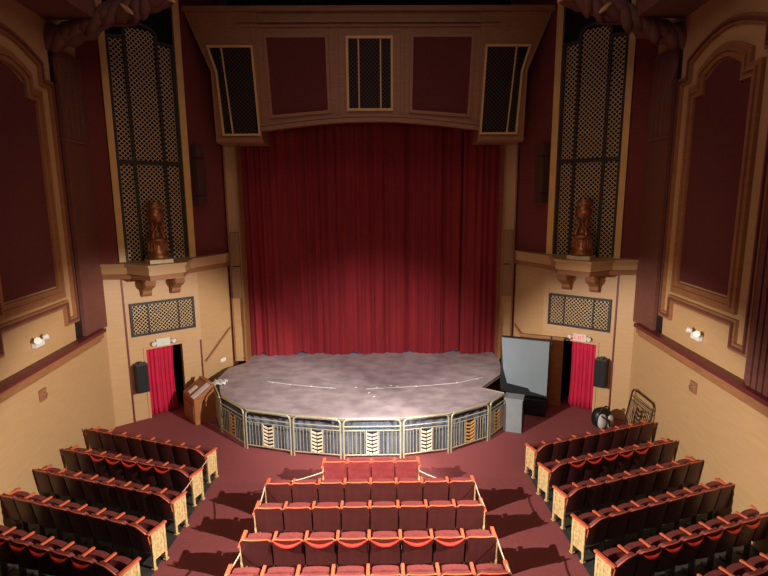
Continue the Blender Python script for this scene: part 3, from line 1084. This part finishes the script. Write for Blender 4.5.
blob((0, 0, .30), (.30, .20, .30)).build('body', M_BLACKP, t)
blob((-.12, -.17, .26), (.13, .09, .22)).build('front_pocket', M_BAGW, t)
blob((.14, -.16, .22), (.12, .09, .20)).build('side_pocket', M_BAGW, t)
MB().tube([(-.14, -.1, .52), (-.12, -.14, .66), (0, -.15, .70), (.12, -.14, .64), (.14, -.1, .50)], .022, 8).build('strap', M_BLACKP, t)
MB().tube([(-.2, -.22, .45), (0, -.29, .30), (.05, -.28, .12)], .025, 8).build('strap', M_BLACKP, t)

# ------------------------------------------------------------------ seats
SWD = .535


def seat_meshes(W, kind):
    """meshes for one seat whose back plane is y=0, facing +y; x from 0 to W"""
    hw = W / 2 - .015
    cx = W / 2
    out = []

    def panel(z0, z1, y0, tilt, th, cutl=0.0, cutr=0.0, round_=.05, curve=.03, nx=10, nz=6, half=None):
        b_ = MB()
        h = half or hw
        fr, bk = [], []
        for k in range(nz + 1):
            v = k / nz
            for i in range(nx + 1):
                u = i / nx
                x = cx - h + 2 * h * u
                dl = (u * 2 * h)
                dr = ((1 - u) * 2 * h)
                zt = z1
                for dd, ct in ((dl, cutl), (dr, cutr)):
                    rr = max(ct, round_)
                    if dd < rr:
                        if ct > round_:
                            zt = min(zt, z1 - ct * .9 * (1 - dd / rr) ** 1.4)
                        else:
                            zt = min(zt, z1 - round_ * (1 - math.sqrt(max(0, 1 - (1 - dd / rr) ** 2))))
                z = z0 + (zt - z0) * v
                y = y0 - tilt * (z - z0) / (z1 - z0) - curve * (1 - (2 * u - 1) ** 2)
                bk.append((x, y, z))
                fr.append((x, y + th, z))
        n_ = len(bk)
        fs = []
        for k in range(nz):
            for i in range(nx):
                a = k * (nx + 1) + i
                fs.append([a, a + 1, a + nx + 2, a + nx + 1])
                fs.append([n_ + a, n_ + a + nx + 1, n_ + a + nx + 2, n_ + a + 1])
        per = [i for i in range(nx + 1)] + [(k + 1) * (nx + 1) + nx for k in range(nz)] + [nz * (nx + 1) + i for i in range(nx - 1, -1, -1)] + [k * (nx + 1) for k in range(nz - 1, 0, -1)]
        for i in range(len(per)):
            j = (i + 1) % len(per)
            fs.append([per[i], per[i] + n_, per[j] + n_, per[j]])
        b_.add(bk + fr, fs, None, False)
        top = [bk[nz * (nx + 1) + i] for i in range(nx + 1)]
        return b_, top, bk, nx, nz
    cl = .20 if kind.get('cutl') else 0
    cr = .20 if kind.get('cutr') else 0
    bmat = M_SEATLIT if kind.get('bright') else M_SEATBACK
    b_, top, bk, nx, nz = panel(.34, .88, .10, .10, .035, cl, cr)
    out.append(('backrest', b_.mesh('backrest', bmat)))
    b2, _, _, _, _ = panel(.40, .86, .14, .09, .06, cl, cr, half=hw - .03)
    out.append(('back_cushion', b2.mesh('back_cushion', M_SEATRED)))
    edge_pts = [Vector(p) + Vector((0, .012, .004)) for p in top]
    if cl:
        edge_pts = [Vector((bk[0][0], bk[(nz // 2) * (nx + 1)][1] + .01, bk[(nz // 2) * (nx + 1)][2]))] + edge_pts
    if cr:
        q = bk[(nz // 2) * (nx + 1) + nx]
        edge_pts = edge_pts + [Vector((q[0], q[1] + .01, q[2]))]
    out.append(('top_edge', MB().tube(edge_pts, .013, 6).mesh('top_edge', M_EDGE)))
    # folded seat cushion
    b3, _, _, _, _ = panel(.36, .73, .21, -.05, .11, 0, 0, .07, -.03, half=hw - .012)
    out.append(('seat_cushion', b3.mesh('seat_cushion', M_SEATRED)))
    # armrest
    b4 = MB().box((0, .25, .722), (.055, .37, .04), None, .014)
    out.append(('armrest', b4.mesh('armrest', M_ARM)))
    if kind.get('band'):
        pts = []
        for i in range(11):
            u = i / 10
            pts.append((cx - hw + .02 + (2 * hw - .04) * u, -.012 - .03 * (1 - (2 * u - 1) ** 2), .850 - .075 * math.sin(PI * u)))
        rad = [.008 + .026 * math.sin(PI * i / 10) for i in range(11)]
        out.append(('crescent_piping', MB().tube(pts, .02, 6, radii=rad).mesh('crescent_piping', M_BAND)))
    # iron leg
    b5 = MB().box((0, .16, .36), (.022, .10, .72))
    b5.box((0, .16, .01), (.05, .34, .02))
    out.append(('leg', b5.mesh('leg', M_IRON)))
    return out


def end_panel_mesh():
    b_ = MB()
    # frame in the x=0 plane, y .08.. .42
    R = Matrix.Rotation(PI / 2, 4, 'Z')
    b_.ribbon([(.12, .03), (.12, .69), (.40, .69), (.40, .03)], .05, -.018, .018, R, False)
    b_.ribbon([(.12, .20), (.40, .20)], .04, -.015, .015, R, False)
    for y in (.19, .26, .33):
        b_.ribbon([(y, .20), (y, .69)], .026, -.012, .012, R, False)
    for z in (.32, .44, .56):
        b_.ribbon([(.12, z), (.40, z)], .02, -.010, .010, R, False)
    b_.box((0, .12, .012), (.07, .08, .024))
    b_.box((0, .40, .012), (.07, .08, .024))
    return b_.mesh('end_panel', M_IVORY)


END_MESH = end_panel_mesh()
END_SOLID = MB().box((0, .26, .45), (.012, .26, .46)).mesh('end_infill', M_IVORY)
ARM_MESH = MB().box((0, .245, .725), (.068, .44, .045), None, .014).mesh('armrest', M_ARM)
CACHE = {}


def get(W, **kind):
    key = (round(W, 3),) + tuple(sorted(kind.items()))
    if key not in CACHE:
        CACHE[key] = seat_meshes(W, kind)
    return CACHE[key]


ORD = ['first', 'second', 'third', 'fourth', 'fifth', 'sixth', 'seventh', 'eighth']


def row(x0, y0, ang, n, W, rowname, block, fromwhere, group, lit_back=False, band=(), ends=(True, True), cuts=(True, True), rev=False, skipend=None, follow=False):
    for k in range(n):
        kind = {}
        if k == 0 and cuts[0]:
            kind['cutl'] = True
        if k == n - 1 and cuts[1]:
            kind['cutr'] = True
        if k in band:
            kind['band'] = True
        if lit_back:
            kind['bright'] = True
        x = x0 + math.cos(ang) * W * k
        y = y0 + math.sin(ang) * W * k
        idx = (n - 1 - k) if rev else k
        lab = 'burgundy folding theatre seat, %s from %s in the %s row of the %s block' % (ORD[idx], fromwhere, rowname, block)
        z = fl(y)
        t = thing('theatre_seat', lab, 'seat', (x, y, z), ang, group)
        for nm_, me in get(W, **kind):
            if nm_ == 'leg' and k == 0 and ends[0]:
                continue
            if nm_ == 'armrest' and k == 0 and ends[0]:
                continue
            link(nm_, me, t)
        for e_, at in ((0, 0.0), (n - 1, W)):
            if k == e_ and ends[0 if e_ == 0 else 1] and (n > 1):
                o1 = link('end_panel', END_MESH, t, (at, 0, 0))
                link('infill', END_SOLID, o1)
                link('armrest', ARM_MESH, t, (at, 0, 0))
        if k == n - 1 and not ends[1]:
            link('armrest', ARM_MESH, t, (W, 0, 0))


RN = ['front', 'second', 'third', 'fourth', 'fifth', 'sixth']
# centre block: y of the back plane (top edge of the backs)
cy = [10.46, 9.50, 8.57, 7.58, 6.66]
row(-2 * SWD, cy[0], 0, 4, SWD, 'front', 'centre', 'the left', 'front row seats of the centre block', lit_back=True, cuts=(False, False))
for r in range(1, 5):
    row(-4 * SWD, cy[r], 0, 8, SWD, RN[r], 'centre', 'the left', '%s row seats of the centre block' % RN[r],
        band=(1, 2, 3, 4, 5, 6) if r == 3 else (), cuts=(False, False))
AN = math.radians(20.0)
WS = .463
for s in (-1, 1):
    for r in range(6):
        ys = 11.16 - 1.06 * r
        band = {1: (1, 2, 3, 4, 5), 4: (1, 2, 3, 4, 5, 6)}.get(r, ())
        g = '%s row seats of the %s block' % (RN[r], SIDE[s])
        xs_ = 3.93 - .028 * r
        if s > 0:
            row(xs_, ys, AN, 8, WS, RN[r], 'right', 'the aisle', g, band=band, cuts=(True, False))
        else:
            xe = -(xs_ + math.cos(AN) * WS * 8)
            ye = ys + math.sin(AN) * WS * 8
            row(xe, ye, -AN, 8, WS, RN[r], 'left', 'the aisle', g, band=tuple(7 - k for k in band), cuts=(False, True), rev=True)


# ------------------------------------------------------------------ ropes between row ends
def rope(a, b_, sag, label):
    pts = []
    for i in range(11):
        u = i / 10
        p = Vector(a).lerp(Vector(b_), u)
        p.z -= sag * 4 * u * (1 - u)
        pts.append(p)
    o = MB().tube(pts, .011, 6).build('barrier_rope', M_ROPE)
    tag(o, label, 'rope', 'ropes closing the row ends')


def cend(r, s, z=.80):
    n = 2 if r == 0 else 4
    return (s * n * SWD, cy[r] + .08, fl(cy[r]) + z)


def aend(r, s):
    y = 11.16 - 1.06 * r
    return (s * 3.86, y + .26, fl(y) + .66)


rope(cend(0, -1, .60), cend(1, -1), .05, 'cream rope from left end of the front centre row back to the second')
rope(cend(0, 1, .60), cend(1, 1), .10, 'cream rope from right end of the front centre row back to the second')
rope(cend(1, -1), cend(2, -1, .6), .03, 'cream rope from second to third centre row on the left')
rope(cend(1, 1), cend(2, 1), .04, 'cream rope from second to third centre row on the right')
rope(cend(3, -1, .6), cend(4, -1), .03, 'cream rope from fourth to fifth centre row on the left')
rope(cend(3, 1), cend(4, 1), .05, 'cream rope from fourth to fifth centre row on the right')
rope(aend(0, -1), aend(1, -1), .05, 'cream rope joining the front two row ends of the left block')
rope(aend(1, -1), aend(2, -1), .05, 'cream rope joining the second and third row ends of the left block')
